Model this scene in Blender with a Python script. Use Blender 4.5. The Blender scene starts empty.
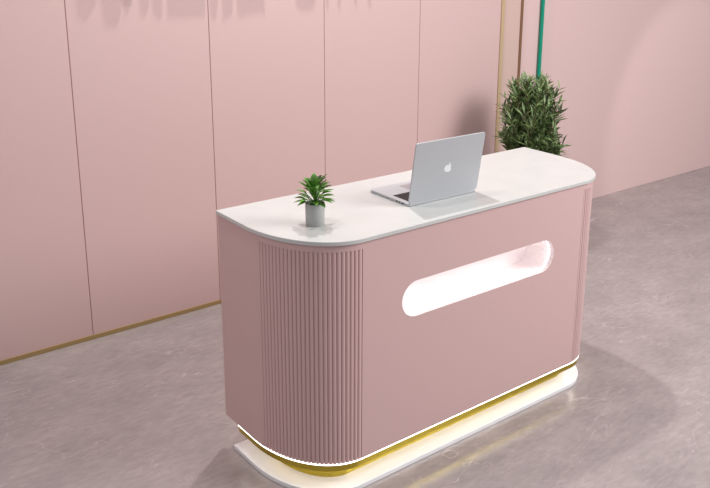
import bpy, bmesh, math, random
from mathutils import Vector, Matrix, Euler
R = math.radians
PI = math.pi
scene = bpy.context.scene
C = scene.collection
random.seed(7)

# ------------------------------------------------------------------ materials
def lin(c):
    return tuple(((v/255)/12.92 if v/255 <= .04045 else ((v/255+.055)/1.055)**2.4) for v in c) + (1,)

def mat(name, col, rough=.5, metal=0, spec=.5, coat=0, vary=0, scale=6, bump=0, bscale=200, emis=None, estr=0):
    m = bpy.data.materials.new(name); m.use_nodes = True
    n, l = m.node_tree.nodes, m.node_tree.links
    b = n['Principled BSDF']
    b.inputs['Base Color'].default_value = lin(col)
    b.inputs['Roughness'].default_value = rough
    b.inputs['Metallic'].default_value = metal
    b.inputs['Specular IOR Level'].default_value = spec
    b.inputs['Coat Weight'].default_value = coat
    tc = n.new('ShaderNodeTexCoord')
    if vary:
        t = n.new('ShaderNodeTexNoise'); t.inputs['Scale'].default_value = scale; t.inputs['Detail'].default_value = 4
        l.new(tc.outputs['Object'], t.inputs['Vector'])
        r = n.new('ShaderNodeValToRGB')
        r.color_ramp.elements[0].position = .3; r.color_ramp.elements[1].position = .7
        r.color_ramp.elements[0].color = lin([max(0, v*(1-vary)) for v in col])
        r.color_ramp.elements[1].color = lin([min(255, v*(1+vary)) for v in col])
        l.new(t.outputs['Fac'], r.inputs['Fac']); l.new(r.outputs['Color'], b.inputs['Base Color'])
    if bump:
        t2 = n.new('ShaderNodeTexNoise'); t2.inputs['Scale'].default_value = bscale
        l.new(tc.outputs['Object'], t2.inputs['Vector'])
        bp = n.new('ShaderNodeBump'); bp.inputs['Strength'].default_value = bump; bp.inputs['Distance'].default_value = .001
        l.new(t2.outputs['Fac'], bp.inputs['Height']); l.new(bp.outputs['Normal'], b.inputs['Normal'])
    if emis:
        b.inputs['Emission Color'].default_value = lin(emis); b.inputs['Emission Strength'].default_value = estr
    return m

def marble():
    m = bpy.data.materials.new('grey_marble_floor'); m.use_nodes = True
    n, l = m.node_tree.nodes, m.node_tree.links
    b = n['Principled BSDF']
    tc = n.new('ShaderNodeTexCoord')
    def mapping(sc, rot):
        mp = n.new('ShaderNodeMapping'); mp.inputs['Scale'].default_value = sc; mp.inputs['Rotation'].default_value = rot
        l.new(tc.outputs['Object'], mp.inputs['Vector']); return mp
    # broad clouds
    c = n.new('ShaderNodeTexNoise'); c.inputs['Scale'].default_value = 3.0; c.inputs['Detail'].default_value = 6; c.inputs['Roughness'].default_value = .6
    l.new(mapping((1, 1.6, 1), (0, 0, R(35))).outputs[0], c.inputs['Vector'])
    r = n.new('ShaderNodeValToRGB')
    r.color_ramp.elements[0].position = .28; r.color_ramp.elements[1].position = .74
    r.color_ramp.elements[0].color = lin(FL0); r.color_ramp.elements[1].color = lin(FL1)
    l.new(c.outputs['Fac'], r.inputs['Fac'])
    # fine streaks
    f = n.new('ShaderNodeTexNoise'); f.inputs['Scale'].default_value = 34; f.inputs['Detail'].default_value = 5; f.inputs['Distortion'].default_value = .6
    l.new(mapping((.5, 1.4, 1), (0, 0, R(-8))).outputs[0], f.inputs['Vector'])
    mx = n.new('ShaderNodeMix'); mx.data_type = 'RGBA'; mx.blend_type = 'OVERLAY'; mx.inputs[0].default_value = .22
    l.new(r.outputs['Color'], mx.inputs[6]); l.new(f.outputs['Fac'], mx.inputs[7])
    last = mx.outputs[2]
    # thin pale veins: ridges of distorted noise
    for sc, rot, w, amt, wsc in ((2.6, 30, .006, .5, .8), (5.5, -20, .008, .38, 1.3), (9, 75, .010, .28, 2)):
        v = n.new('ShaderNodeTexNoise'); v.inputs['Scale'].default_value = sc; v.inputs['Detail'].default_value = 3; v.inputs['Distortion'].default_value = .8
        l.new(mapping((.7, 1.5, 1), (0, 0, R(rot))).outputs[0], v.inputs['Vector'])
        s = n.new('ShaderNodeMath'); s.operation = 'SUBTRACT'; s.inputs[1].default_value = .5; l.new(v.outputs['Fac'], s.inputs[0])
        a = n.new('ShaderNodeMath'); a.operation = 'ABSOLUTE'; l.new(s.outputs[0], a.inputs[0])
        mr = n.new('ShaderNodeMapRange'); mr.inputs['From Min'].default_value = 0; mr.inputs['From Max'].default_value = w
        mr.inputs['To Min'].default_value = amt; mr.inputs['To Max'].default_value = 0
        l.new(a.outputs[0], mr.inputs['Value'])
        k = n.new('ShaderNodeTexNoise'); k.inputs['Scale'].default_value = wsc*3
        l.new(tc.outputs['Object'], k.inputs['Vector'])
        kr = n.new('ShaderNodeMapRange'); kr.inputs['From Min'].default_value = .48; kr.inputs['From Max'].default_value = .64
        l.new(k.outputs['Fac'], kr.inputs['Value'])
        mu = n.new('ShaderNodeMath'); mu.operation = 'MULTIPLY'; l.new(mr.outputs[0], mu.inputs[0]); l.new(kr.outputs[0], mu.inputs[1])
        m2 = n.new('ShaderNodeMix'); m2.data_type = 'RGBA'
        l.new(mu.outputs[0], m2.inputs[0]); l.new(last, m2.inputs[6]); m2.inputs[7].default_value = lin((214, 200, 200))
        last = m2.outputs[2]
    l.new(last, b.inputs['Base Color'])
    b.inputs['Roughness'].default_value = .17
    b.inputs['Specular IOR Level'].default_value = .4
    return m

FL0 = (150, 142, 142); FL1 = (172, 162, 161)
M = dict(
    wall=mat('pink_wall_panel', (215, 185, 183), .42, spec=.35, bump=.05, bscale=60),
    wall_plain=mat('pink_painted_wall', (223, 194, 192), .6, spec=.3, bump=.05, bscale=60),
    groove=mat('panel_joint', (176, 142, 138), .7),
    beige=mat('beige_column_panel', (212, 184, 176), .5, spec=.3),
    gold_trim=mat('brushed_brass_trim', (206, 182, 146), .4, metal=.2),
    bronze_gold=mat('aged_gold_skirting', (178, 152, 104), .4, metal=.4),
    bronze=mat('bronze_trim', (150, 115, 88), .4, metal=.5),
    floor=marble(),
    pink=mat('satin_pink_lacquer', (208, 176, 175), .38, spec=.4, bump=.03, bscale=400),
    white=mat('white_stone_top', (202, 204, 203), .22, spec=.5, vary=.012, scale=9),
    liner=mat('white_niche_lining', (252, 244, 244), .6),
    acryl=mat('white_acrylic_base', (238, 239, 243), .14, spec=.8),
    gold=mat('polished_gold_kick', (196, 176, 70), .28, metal=.9),
    led=mat('warm_led_strip', (255, 244, 230), .5, emis=(255, 250, 244), estr=3.8),
    led_in=mat('white_led_strip', (255, 250, 250), .5, emis=(255, 247, 247), estr=3.1),
    alu=mat('brushed_aluminium', (190, 193, 198), .5, metal=.3, bump=.02, bscale=900),
    key=mat('black_keys', (30, 24, 25), .55),
    port=mat('dark_port', (60, 58, 58), .6),
    screen=mat('dark_glass_screen', (12, 12, 14), .08),
    emblem=mat('pale_emblem', (236, 238, 242), .3),
    pot=mat('grey_ceramic_pot', (176, 178, 178), .55, vary=.02, scale=30),
    soil=mat('dark_potting_soil', (52, 42, 34), .9, vary=.3, scale=120, bump=.8, bscale=300),
    leaf=mat('bright_green_leaf', (78, 122, 46), .42, vary=.5, scale=26),
    leaf2=mat('olive_green_leaf', (96, 116, 74), .42, vary=.5, scale=22),
    stem=mat('woody_stem', (96, 84, 56), .8, vary=.2, scale=40),
    planter=mat('pale_stone_planter', (206, 198, 192), .6, vary=.03, scale=12),
    teal=mat('teal_painted_pipe', (0, 150, 122), .3),
    sign=mat('pink_sign_face', (214, 176, 174), .5),
)

# ------------------------------------------------------------------ helpers
def obj(name, bm, m, parent=None, smooth=False, kind=None, label=None, bevel=0, seg=2):
    me = bpy.data.meshes.new(name)
    bmesh.ops.recalc_face_normals(bm, faces=bm.faces)
    bm.to_mesh(me); bm.free()
    me.materials.append(m)
    if smooth:
        for p in me.polygons: p.use_smooth = True
    o = bpy.data.objects.new(name, me); C.objects.link(o)
    if parent: o.parent = parent
    if kind: o['kind'] = kind
    if label: o['label'] = label
    if bevel:
        b = o.modifiers.new('bevel', 'BEVEL'); b.width = bevel; b.segments = seg; b.limit_method = 'ANGLE'; b.angle_limit = R(50)
    return o

def thing(name, label, cat, loc=(0, 0, 0), rz=0, group=None):
    o = bpy.data.objects.new(name, None); C.objects.link(o)
    o.location = loc; o.rotation_euler = (0, 0, rz); o['label'] = label; o['category'] = cat
    if group: o['group'] = group
    return o

def box(bm, x0, x1, y0, y1, z0, z1, mx=None):
    vs = [bm.verts.new(Vector((x, y, z))) for z in (z0, z1) for x, y in ((x0, y0), (x1, y0), (x1, y1), (x0, y1))]
    for f in ((0, 3, 2, 1), (4, 5, 6, 7), (0, 1, 5, 4), (1, 2, 6, 5), (2, 3, 7, 6), (3, 0, 4, 7)):
        bm.faces.new([vs[i] for i in f])
    if mx is not None:
        for v in vs: v.co = mx @ v.co
    return vs

def prism(bm, pts, z0, z1):
    """closed plan outline extruded in z"""
    a = [bm.verts.new((x, y, z0)) for x, y in pts]; b = [bm.verts.new((x, y, z1)) for x, y in pts]
    n = len(pts)
    for i in range(n):
        j = (i+1) % n; bm.faces.new((a[i], a[j], b[j], b[i]))
    bm.faces.new(a[::-1]); bm.faces.new(b)

def lathe(bm, prof, n=40, cx=0, cy=0, cz=0):
    rings = []
    for r, z in prof:
        rings.append([bm.verts.new((cx+r*math.cos(2*PI*i/n), cy+r*math.sin(2*PI*i/n), cz+z)) for i in range(n)] if r > 1e-6 else [bm.verts.new((cx, cy, cz+z))])
    for a, b in zip(rings[:-1], rings[1:]):
        for i in range(n):
            j = (i+1) % n
            if len(a) == 1 and len(b) == 1: continue
            if len(a) == 1: bm.faces.new((a[0], b[i], b[j]))
            elif len(b) == 1: bm.faces.new((a[i], a[j], b[0]))
            else: bm.faces.new((a[i], a[j], b[j], b[i]))

def tube(bm, pts, rad, n=8):
    rings = []
    for k, p in enumerate(pts):
        p = Vector(p)
        d = (Vector(pts[min(k+1, len(pts)-1)]) - Vector(pts[max(k-1, 0)])).normalized()
        u = d.orthogonal().normalized(); w = d.cross(u)
        r = rad[k] if isinstance(rad, (list, tuple)) else rad
        rings.append([bm.verts.new(p + (u*math.cos(2*PI*i/n) + w*math.sin(2*PI*i/n))*r) for i in range(n)])
    for a, b in zip(rings[:-1], rings[1:]):
        for i in range(n):
            j = (i+1) % n; bm.faces.new((a[i], a[j], b[j], b[i]))
    bm.faces.new(rings[0][::-1]); bm.faces.new(rings[-1])

# ------------------------------------------------------------------ setting
YW = 1.814
XE = 2.813                      # where the panelled wall ends
PW = .7285
CEIL = 4.2
bm = bmesh.new(); box(bm, -4, 9, -6, YW+.1, -.1, 0)
obj('floor', bm, M['floor'], kind='structure')

bm = bmesh.new(); box(bm, -4, XE, YW+.003, YW+.1, 0, CEIL)
wall = obj('wall_back', bm, M['groove'], kind='structure')
x = XE
while x > -3.5:
    x0 = x-PW
    bm = bmesh.new(); box(bm, x0+.0022, x-.0022, YW, YW+.0035, .0, CEIL)
    obj('wall_panel', bm, M['wall'], wall, bevel=.001)
    x = x0
bm = bmesh.new(); box(bm, XE, 9, YW+.006, YW+.1, 0, CEIL)
obj('wall_right', bm, M['wall_plain'], kind='structure')
bm = bmesh.new(); box(bm, -4, XE, YW-.005, YW+.001, 0, .024)
obj('baseboard_back', bm, M['bronze_gold'], kind='structure', bevel=.0015)
bm = bmesh.new(); box(bm, XE, XE+.03, YW-.008, YW+.02, 0, CEIL)
obj('trim_1', bm, M['gold_trim'], kind='structure', bevel=.002)
bm = bmesh.new(); box(bm, XE+.03, XE+.195, YW+.001, YW+.02, 0, CEIL)
obj('trim_2', bm, M['beige'], kind='structure')
bm = bmesh.new(); box(bm, XE+.195, XE+.215, YW-.008, YW+.02, 0, CEIL)
obj('trim_3', bm, M['bronze'], kind='structure', bevel=.002)

# unseen sign: blank lettering, its shapes invented to cast the shadows in view
sign = thing('wall_sign', 'unseen blank pink lettering on the panelled wall, shaped to cast the shadows below it', 'sign', (0, YW, 1.9))
def stroke(poly, off=.022, th=.008):
    """poly: outline in x, z (world)"""
    bm = bmesh.new()
    a = [bm.verts.new((x, -off-th, z-1.9)) for x, z in poly]; b = [bm.verts.new((x, -off, z-1.9)) for x, z in poly]
    n = len(poly)
    for i in range(n):
        j = (i+1) % n; bm.faces.new((a[i], a[j], b[j], b[i]))
    bm.faces.new(a); bm.faces.new(b[::-1])
    cx = sum(p[0] for p in poly)/n; zt = max(p[1] for p in poly)
    box(bm, cx-.004, cx+.004, -off, 0, zt-.05-1.9, zt-.042-1.9)      # stand-off pin
    obj('shadow_letter', bm, M['sign'], sign)

# ------------------------------------------------------------------ reception desk
W, D, RX, RY = 1.699, .575, .2457, .3515
TOP, TH, ZB = 1.0, .016, .131
XL = .006
def arc(side, off, n, a0=0, a1=1):
    """points of a rounded front corner, side -1 left, 1 right, front to back order handled by caller"""
    out = []
    for i in range(n+1):
        t = a0+(a1-a0)*i/n
        if side < 0: a = PI+t*PI/2; cx = RX; rx = RX+XL
        else: a = 1.5*PI+t*PI/2; cx = W-RX; rx = RX
        out.append((cx+(rx+off)*math.cos(a), RY+(RY+off)*math.sin(a)))
    return out
def outline(off=0, yb=None, n=40):
    yb = D if yb is None else yb
    return [(-off-XL, yb)] + arc(-1, off, n) + arc(1, off, n) + [(W+off, yb)]

desk = thing('reception_desk', 'pink reception desk with fluted rounded corners, white top and a glowing slot', 'desk', (0, 0, 0))

bm = bmesh.new(); prism(bm, outline(.0085), TOP-TH, TOP)
obj('countertop', bm, M['white'], desk, bevel=.0025, seg=3, label='glossy white stone countertop with rounded front corners')

def ring_strip(bm, outer, inner, z0, z1):
    n = len(outer)
    v = [[bm.verts.new((x, y, z)) for x, y in p] for z in (z0, z1) for p in (outer, inner)]
    o0, i0, o1, i1 = v
    for k in range(n-1):
        bm.faces.new((o0[k], o0[k+1], o1[k+1], o1[k])); bm.faces.new((i0[k+1], i0[k], i1[k], i1[k+1]))
        bm.faces.new((o1[k], o1[k+1], i1[k+1], i1[k])); bm.faces.new((o0[k+1], o0[k], i0[k], i0[k+1]))
    for k in (0, n-1):
        bm.faces.new((o0[k], o1[k], i1[k], i0[k]))

ZR = .958                        # flutes end below a smooth rail
bm = bmesh.new(); ring_strip(bm, outline(0), outline(-.018), ZR, TOP-TH)
obj('top_rail', bm, M['pink'], desk)

AF = .13                         # the smooth side runs this far into each rounded corner
def fluted(side):
    # resample the quarter ellipse by arc length, then swell each flute
    base = arc(side, 0, 400, AF if side < 0 else 0, 1 if side < 0 else 1-AF)
    L = [0]
    for a, b in zip(base[:-1], base[1:]): L.append(L[-1]+math.hypot(b[0]-a[0], b[1]-a[1]))
    NF = 25; sub = 8; outer = []; inner = []
    k = 0
    for i in range(NF*sub+1):
        s = L[-1]*i/(NF*sub)
        while k < len(L)-2 and L[k+1] < s: k += 1
        t = (s-L[k])/(L[k+1]-L[k])
        a, b = base[k], base[k+1]
        x, y = a[0]+(b[0]-a[0])*t, a[1]+(b[1]-a[1])*t
        nx, ny = (b[1]-a[1]), -(b[0]-a[0]); q = math.hypot(nx, ny); nx /= q; ny /= q
        ph = (i % sub)/sub
        u = 2*ph-1
        d = .0058*(math.sqrt(max(0, 1-u*u))-1) if i % sub else (-.0058 if 0 < i < NF*sub else -.0015)
        outer.append((x+nx*d, y+ny*d)); inner.append((x-nx*.018, y-ny*.018))
    bm = bmesh.new(); ring_strip(bm, outer, inner, ZB, ZR)
    obj('fluted_panel', bm, M['pink'], desk, label='vertically ribbed pink corner panel')
fluted(-1); fluted(1)

for side in (-1, 1):
    if side < 0: o_, i_ = [[(-XL-q, D)]+arc(-1, q, 12, 0, AF) for q in (0, -.018)]; i_[0] = (-XL+.018, D)
    else: o_, i_ = [arc(1, q, 12, 1-AF, 1)+[(W+q, D)] for q in (0, -.018)]
    bm = bmesh.new(); ring_strip(bm, o_, i_, ZB, ZR); obj('side_panel', bm, M['pink'], desk)
bm = bmesh.new(); box(bm, .018, W-.018, D-.03, D-.012, ZB, TOP-TH); obj('back_panel', bm, M['pink'], desk)

# front panel with stadium hole
SX0, SX1, SZ, SR = .4295, 1.275, .7065, .0715
def stadium(r, n=20):
    p = []
    for i in range(n+1):
        a = PI/2+PI*i/n; p.append((SX0+SR+r*math.cos(a), SZ+r*math.sin(a)))
    for i in range(n+1):
        a = -PI/2+PI*i/n; p.append((SX1-SR+r*math.cos(a), SZ+r*math.sin(a)))
    return p
bm = bmesh.new()
g = .0012
rect = [(RX+g, ZB), (W-RX-g, ZB), (W-RX-g, ZR), (RX+g, ZR)]
outer = [bm.verts.new((x, 0, z)) for x, z in rect]; hole = [bm.verts.new((x, 0, z)) for x, z in stadium(SR)]
ed = [bm.edges.new((outer[i], outer[(i+1) % 4])) for i in range(4)] + [bm.edges.new((hole[i], hole[(i+1) % len(hole)])) for i in range(len(hole))]
res = bmesh.ops.triangle_fill(bm, use_beauty=True, use_dissolve=False, edges=ed)
fs = [f for f in bm.faces]
ex = bmesh.ops.extrude_face_region(bm, geom=fs)
bmesh.ops.translate(bm, vec=(0, .018, 0), verts=[v for v in ex['geom'] if isinstance(v, bmesh.types.BMVert)])
obj('front_panel', bm, M['pink'], desk)

# lit niche behind the slot
DN = .150
nb = bmesh.new()
def skin(prof):
    rings = [[nb.verts.new((x, y, z)) for x, z in stadium(r)] for y, r in prof]
    for a, b in zip(rings[:-1], rings[1:]):
        n = len(a)
        for i in range(n):
            j = (i+1) % n; nb.faces.new((a[i], a[j], b[j], b[i]))
    return rings
r = skin([(-.0004, SR+.0004), (-.0004, SR-.001), (.0185, SR-.001), (.0185, SR+.009), (DN, SR+.009)])
nb.faces.new(r[-1])
niche = obj('niche', nb, M['liner'], desk, label='white recessed slot lit from inside')
nb = bmesh.new()
r = skin([(.0192, SR+.0005), (.0192, SR+.0075), (.027, SR+.0075), (.027, SR+.0005), (.0192, SR+.0005)])
bmesh.ops.remove_doubles(nb, verts=nb.verts, dist=1e-6)
obj('light_strip', nb, M['led_in'], niche)

# lit rim, gold kick and white plinth plate
YB = .50
def front_run(off):
    return [(-off-XL, .48)] + arc(-1, off, 40) + arc(1, off, 30, 0, .62)
bm = bmesh.new(); ring_strip(bm, front_run(-.005), front_run(-.009), ZB-.032, ZB-.006)
obj('gold_band', bm, M['gold'], desk, label='polished gold band just under the light line')
bm = bmesh.new(); ring_strip(bm, front_run(-.0015), front_run(-.030), ZB-.006, ZB)
obj('light_strip', bm, M['led'], desk, label='thin warm white light line under the desk body')
bm = bmesh.new(); prism(bm, outline(-.012, D-.02), ZB, ZB+.012); obj('bottom_board', bm, M['pink'], desk)
bm = bmesh.new(); prism(bm, outline(-.085, YB), .02, ZB); obj('kick_panel', bm, M['gold'], desk, label='polished gold recessed kick panel')
bm = bmesh.new(); prism(bm, outline(.0, YB+.02), .0, .02)
obj('plinth', bm, M['acryl'], desk, bevel=.003, label='low white plinth plate with rounded corners')

# ------------------------------------------------------------------ laptop
lap = thing('laptop', 'open silver laptop on the white desk top, lid back facing the front', 'laptop', (.776, .164, TOP), R(-1))
LW, LD = .360, .250
def rrect(x0, x1, y0, y1, r, n=6):
    p = []
    for cx, cy, a0 in ((x1-r, y1-r, 0), (x0+r, y1-r, 90), (x0+r, y0+r, 180), (x1-r, y0+r, 270)):
        for i in range(n+1):
            a = R(a0+90*i/n); p.append((cx+r*math.cos(a), cy+r*math.sin(a)))
    return p
bm = bmesh.new(); prism(bm, rrect(-LW/2, LW/2, 0, LD, .012), .001, .012)
obj('base', bm, M['alu'], lap, bevel=.0015)
bm = bmesh.new(); prism(bm, rrect(-LW/2+.022, LW/2-.022, .020, .125, .003), .0118, .0124)
kb = obj('keyboard', bm, M['key'], lap, label='black keyboard')
bm = bmesh.new()
for r_ in range(6):
    for c_ in range(14):
        x0 = -LW/2+.024+c_*.0214; y0 = .022+r_*.0172
        box(bm, x0, x0+.0188, y0, y0+.0148, .0123, .0136)
obj('keys', bm, M['key'], kb)
bm = bmesh.new(); prism(bm, rrect(-.053, .053, .142, .218, .004), .0118, .0123)
obj('trackpad', bm, mat('trackpad_metal', (176, 176, 180), .3, metal=.5), lap)
for y0, w in ((.030, .012), (.052, .008), (.068, .008)):
    bm = bmesh.new(); box(bm, -LW/2-.0003, -LW/2+.002, y0, y0+w, .004, .009)
    obj('port', bm, M['port'], lap, label='dark port on the side')
for k in range(4):
    bm = bmesh.new(); lathe(bm, [(0, 0), (.006, 0), (.006, .0012), (0, .0012)], 16, (-1 if k % 2 else 1)*(LW/2-.03), .03 if k < 2 else LD-.03)
    obj('foot', bm, M['port'], lap)
bm = bmesh.new()
tube(bm, [(-.13, 0.003, .0115), (.13, .003, .0115)], .003, 12)
obj('hinge', bm, M['alu'], lap)
LT = Matrix.Translation((0, .002, .012)) @ Matrix.Rotation(R(9), 4, 'X')     # lid leans to the front
LH = .249
bm = bmesh.new()
pts = rrect(-LW/2, LW/2, 0, LH, .011)
f = [bm.verts.new(LT @ Vector((x, -.003, z))) for x, z in pts]; k = [bm.verts.new(LT @ Vector((x, .003, z))) for x, z in pts]
n = len(pts)
for i in range(n):
    j = (i+1) % n; bm.faces.new((f[i], f[j], k[j], k[i]))
bm.faces.new(f[::-1]); bm.faces.new(k)
lid = obj('lid', bm, M['alu'], lap, bevel=.0012)
bm = bmesh.new(); box(bm, -LW/2+.008, LW/2-.008, .003, .0034, .018, LH-.008, LT)
obj('screen', bm, M['screen'], lid)
# fruit shaped emblem with a bite and a leaf
def fruit():
    pts = []
    for i in range(72):
        a = 2*PI*i/72+PI/2
        x, z = math.cos(a), math.sin(a)
        r = .0165*(1 + .05*abs(math.cos(a)))
        X = r*x*(1.0 if z > -.2 else 1-.18*(-z-.2)); Z = r*z
        Z -= .0035*math.exp(-(X/.0035)**2)*(1 if z > 0 else -.8)
        dx, dz = X-.0205, Z-.0025
        d = math.hypot(dx, dz)
        if d < .0085:
            X = .0205+dx*.0085/d; Z = .0025+dz*.0085/d
        pts.append((X, Z))
    return pts
bm = bmesh.new()
def flat(pts, y0, y1):
    a = [bm.verts.new(LT @ Vector((x, y0, z))) for x, z in pts]; b = [bm.verts.new(LT @ Vector((x, y1, z))) for x, z in pts]
    for i in range(len(pts)):
        j = (i+1) % len(pts); bm.faces.new((a[i], a[j], b[j], b[i]))
    bm.faces.new(a); bm.faces.new(b[::-1])
flat([(x*1.12, z+.121) for x, z in fruit()], -.0036, -.0028)
flat([(.001+.010*t+.0035*math.sin(PI*t)*s, .121+.0135+.009*t+(-.0025)*math.sin(PI*t)*s) for t, s in [(q/6, 1) for q in range(7)]+[(q/6, -1) for q in range(5, 0, -1)]], -.0036, -.0028)
obj('emblem', bm, M['emblem'], lid, label='pale bitten fruit emblem in the middle of the lid')

# ------------------------------------------------------------------ leaves
def leaf(bm, base, d, length, width, bend=.25, up=Vector((0, 0, 1)), nseg=5, roll=0):
    d = d.normalized(); side = d.cross(up)
    if side.length < 1e-3: side = d.orthogonal()
    side.normalize(); nrm = side.cross(d)
    if roll:
        q = Matrix.Rotation(roll, 3, d); side = q @ side; nrm = q @ nrm
    prev = None
    for i in range(nseg+1):
        t = i/nseg
        w = width*.5*(math.sin(PI*min(1, t*.92+.08))**.8)*(1-.25*t) if i < nseg else 0
        c = base + d*length*t - nrm*bend*length*t*t
        lift = nrm*w*.35
        if w > 0: cur = [bm.verts.new(c-side*w+lift), bm.verts.new(c), bm.verts.new(c+side*w+lift)]
        else: cur = [bm.verts.new(c)]
        if prev:
            if len(cur) == 3:
                bm.faces.new((prev[0], prev[1], cur[1], cur[0])); bm.faces.new((prev[1], prev[2], cur[2], cur[1]))
            else:
                bm.faces.new((prev[0], prev[1], cur[0])); bm.faces.new((prev[1], prev[2], cur[0]))
        prev = cur

# ------------------------------------------------------------------ small potted plant
PX, PY = .194, .214
sp = thing('potted_plant', 'small green leafy plant in a grey cylindrical pot on the white desk top', 'plant', (PX, PY, TOP))
bm = bmesh.new()
lathe(bm, [(0, 0), (.0325, 0), (.034, .002), (.0352, .080), (.0347, .082), (.0325, .082), (.0315, .078), (.0310, .066), (0, .066)], 48)
obj('pot', bm, M['pot'], sp, smooth=True).modifiers.new('es', 'EDGE_SPLIT').split_angle = R(40)
bm = bmesh.new(); lathe(bm, [(0, .0665), (.028, .0665), (.027, .070), (.012, .073), (0, .074)], 24)
obj('soil', bm, M['soil'], sp, smooth=True)
bm = bmesh.new(); bs = bmesh.new()
rng = random.Random(11)
fol = []
for i in range(54):
    t = i/53
    az = i*2.39996+rng.uniform(-.3, .3)
    el = R(2+68*t**1.2)+rng.uniform(-.10, .10)
    z0 = .084+.070*t
    L = .034+.022*rng.random()-.006*t
    reach = .032*(1-.6*t)+rng.uniform(-.003, .006)
    b0 = Vector((math.cos(az)*reach, math.sin(az)*reach, z0))
    d = Vector((math.cos(az)*math.cos(el), math.sin(az)*math.cos(el), math.sin(el)))
    d += Vector((.16, 0, .06))
    leaf(bm, b0, d, L, .022+.008*rng.random(), bend=.22)
    tube(bs, [(0, 0, .070+.03*t), tuple(b0*.5+Vector((0, 0, (.07+.03*t)*.5))), tuple(b0)], .0011, 5)
obj('foliage', bm, M['leaf'], sp, smooth=True)
obj('stem', bs, M['leaf'], sp, smooth=True)

# ------------------------------------------------------------------ tall bushy plant behind the desk
BX, BY = 2.665, 1.36
bp = thing('bushy_plant', 'tall bushy plant with narrow dark green leaves standing on the floor behind the desk', 'plant', (BX, BY, 0))
bm = bmesh.new()
lathe(bm, [(0, 0), (.13, 0), (.135, .01), (.175, .36), (.172, .368), (.155, .368), (.150, .35), (.148, .33), (0, .33)], 48)
obj('planter', bm, M['planter'], bp, smooth=True).modifiers.new('es', 'EDGE_SPLIT').split_angle = R(40)
bm = bmesh.new(); lathe(bm, [(0, .335), (.149, .335), (.14, .343), (0, .35)], 24)
obj('soil', bm, M['soil'], bp, smooth=True)
rng = random.Random(5)
bm = bmesh.new(); bs = bmesh.new()
def half(z):   # radius of the crown over height
    t = (z-.42)/(1.17-.42)
    return .198*(max(0, 1-abs(2*t-.95)**3.6))**.5 + .018
for i in range(230):
    zt = rng.uniform(.44, 1.15); az = rng.uniform(0, 2*PI); rr = half(zt)*rng.uniform(.45, 1.0)
    s0 = Vector((rng.uniform(-.04, .04), rng.uniform(-.04, .04), .34))
    tip = Vector((rr*math.cos(az), rr*math.sin(az), zt))
    mid = s0.lerp(tip, .5)*1.0 + Vector((0, 0, .05)); mid.x *= .6; mid.y *= .6
    tube(bs, [tuple(s0), tuple(mid), tuple(tip)], [.005, .0035, .0018], 5)
    out = (tip-mid).normalized()
    for k in range(22):
        t = k/21
        p = mid.lerp(tip, .15+.85*t) if t < 1 else tip
        a2 = k*2.4+rng.uniform(-.4, .4)
        u = out.orthogonal().normalized(); w = out.cross(u)
        d = out*rng.uniform(.3, .9)+(u*math.cos(a2)+w*math.sin(a2))*rng.uniform(.5, 1)+Vector((0, 0, .28))
        leaf(bm, p+Vector((rng.uniform(-.01, .01), rng.uniform(-.01, .01), rng.uniform(-.01, .01))), d, rng.uniform(.055, .09), rng.uniform(.013, .019), bend=rng.uniform(-.1, .35), nseg=3, roll=rng.uniform(-.8, .8))
obj('foliage', bm, M['leaf2'], bp, smooth=True)
obj('branches', bs, M['stem'], bp, smooth=True)

# ------------------------------------------------------------------ teal pipe
tp = thing('wall_pipe', 'thin glossy teal vertical pipe on the wall behind the bushy plant', 'pipe', (3.224, YW-.009, 0))
bm = bmesh.new(); tube(bm, [(0, 0, 0.0), (0, 0, CEIL-.3)], .0135, 20)
obj('pipe', bm, M['teal'], tp, smooth=True).modifiers.new('es', 'EDGE_SPLIT').split_angle = R(40)
for z in (.35, 2.2, 3.3):
    bm = bmesh.new(); box(bm, -.017, .017, -.0155, .014, z, z+.02); obj('bracket', bm, M['teal'], tp)

# ------------------------------------------------------------------ sign strokes, invented outlines given as the shadows they should cast
K = .026/(YW-1.36)
for poly in (
    [(-.045, 1.9), (-.035, 1.66), (.0, 1.633), (.045, 1.69), (.06, 1.9)],
    [(.068, 1.9), (.085, 1.64), (.10, 1.60), (.15, 1.60), (.16, 1.64), (.155, 1.9)],
    [(.185, 1.9), (.187, 1.67), (.20, 1.65), (.212, 1.67), (.215, 1.9)],
    [(.262, 1.9), (.27, 1.66), (.288, 1.64), (.305, 1.66), (.308, 1.9)],
    [(.325, 1.9), (.335, 1.66), (.36, 1.62), (.375, 1.63), (.378, 1.9)],
    [(.41, 1.9), (.41, 1.628), (.61, 1.628), (.61, 1.9)],
    [(.642, 1.9), (.645, 1.63), (.66, 1.61), (.675, 1.615), (.685, 1.66), (.685, 1.9)],
    [(.71, 1.9), (.715, 1.612), (.73, 1.608), (.77, 1.625), (.77, 1.9)],
    [(.80, 1.9), (.80, 1.63), (.83, 1.605), (.84, 1.625), (.95, 1.635), (.965, 1.61), (.965, 1.9)],
    [(1.165, 1.9), (1.165, 1.66), (1.19, 1.637), (1.27, 1.635), (1.295, 1.66), (1.295, 1.9)],
    [(1.37, 1.9), (1.37, 1.64), (1.385, 1.64), (1.385, 1.9)],
    [(1.45, 1.9), (1.45, 1.64), (1.47, 1.64), (1.47, 1.9)],
    [(1.57, 1.9), (1.57, 1.64), (1.585, 1.64), (1.585, 1.9)],
    [(1.67, 1.9), (1.67, 1.635), (1.69, 1.635), (1.69, 1.9)],
): stroke([((x+K*1.15)/(1+K), (z+4*K)/(1+K)) for x, z in poly])

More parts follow.
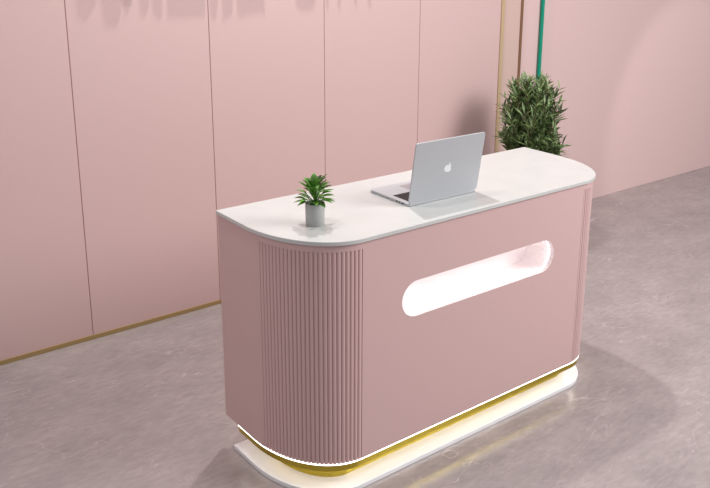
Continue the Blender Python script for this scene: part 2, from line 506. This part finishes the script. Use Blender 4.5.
# ------------------------------------------------------------------ light
def area(name, loc, target, size, power, col=(1, .97, .95), sy=None):
    l = bpy.data.lights.new(name, 'AREA'); l.energy = power; l.color = col
    l.shape = 'RECTANGLE'; l.size = size; l.size_y = sy or size
    o = bpy.data.objects.new(name, l); C.objects.link(o); o.location = loc
    o.rotation_euler = (Vector(target)-Vector(loc)).to_track_quat('-Z', 'Y').to_euler()
    return o
def spot(name, loc, target, power, angle, blend=.5, rad=.05, col=(1, .96, .93)):
    l = bpy.data.lights.new(name, 'SPOT'); l.energy = power; l.color = col; l.spot_size = R(angle); l.spot_blend = blend; l.shadow_soft_size = rad
    o = bpy.data.objects.new(name, l); C.objects.link(o); o.location = loc
    o.rotation_euler = (Vector(target)-Vector(loc)).to_track_quat('-Z', 'Y').to_euler()
    return o
spot('ceiling_or_fill_spot', (1.15, 1.36, 4.0), (1.0, 1.1, 0), 250, 120, 1.0, .07)
spot('ceiling_or_fill_spot', (-.5, .6, 4.0), (.3, .8, 0), 85, 110, 1.0, .07)
spot('ceiling_or_fill_spot', (5.2, -2.4, 3.3), (5.15, YW, .5), 155, 25, .3, .08)
spot('ceiling_or_fill_spot', (-2.6, .1, 3.3), (0, .35, .5), 85, 24, .8, .25)  # fill spot added to lift the desk's left side
area('front_fill', (3.4, -2.9, 3.5), (1.2, 0, .5), 2.2, 208)  # soft fill added at front right to brighten the desk front

w = bpy.data.worlds.new('World'); scene.world = w; w.use_nodes = True
bg = w.node_tree.nodes['Background']; bg.inputs['Color'].default_value = (.93, .90, .91, 1); bg.inputs['Strength'].default_value = .42

# ------------------------------------------------------------------ camera
cd = bpy.data.cameras.new('camera'); cam = bpy.data.objects.new('camera', cd); C.objects.link(cam)
cam.location = (-1.41544, -2.15822, 1.98121); cam.rotation_euler = (1.30705, -.00948, -.6707)
cd.sensor_fit = 'HORIZONTAL'; cd.sensor_width = 36; cd.lens = 36*1.19601*700/710
cd.shift_x = -22.053/710; cd.shift_y = -75.208/710
scene.camera = cam
scene.view_settings.view_transform = 'Standard'; scene.view_settings.look = 'None'
scene.view_settings.exposure = 0; scene.view_settings.gamma = 1; scene.view_settings.use_curve_mapping = False
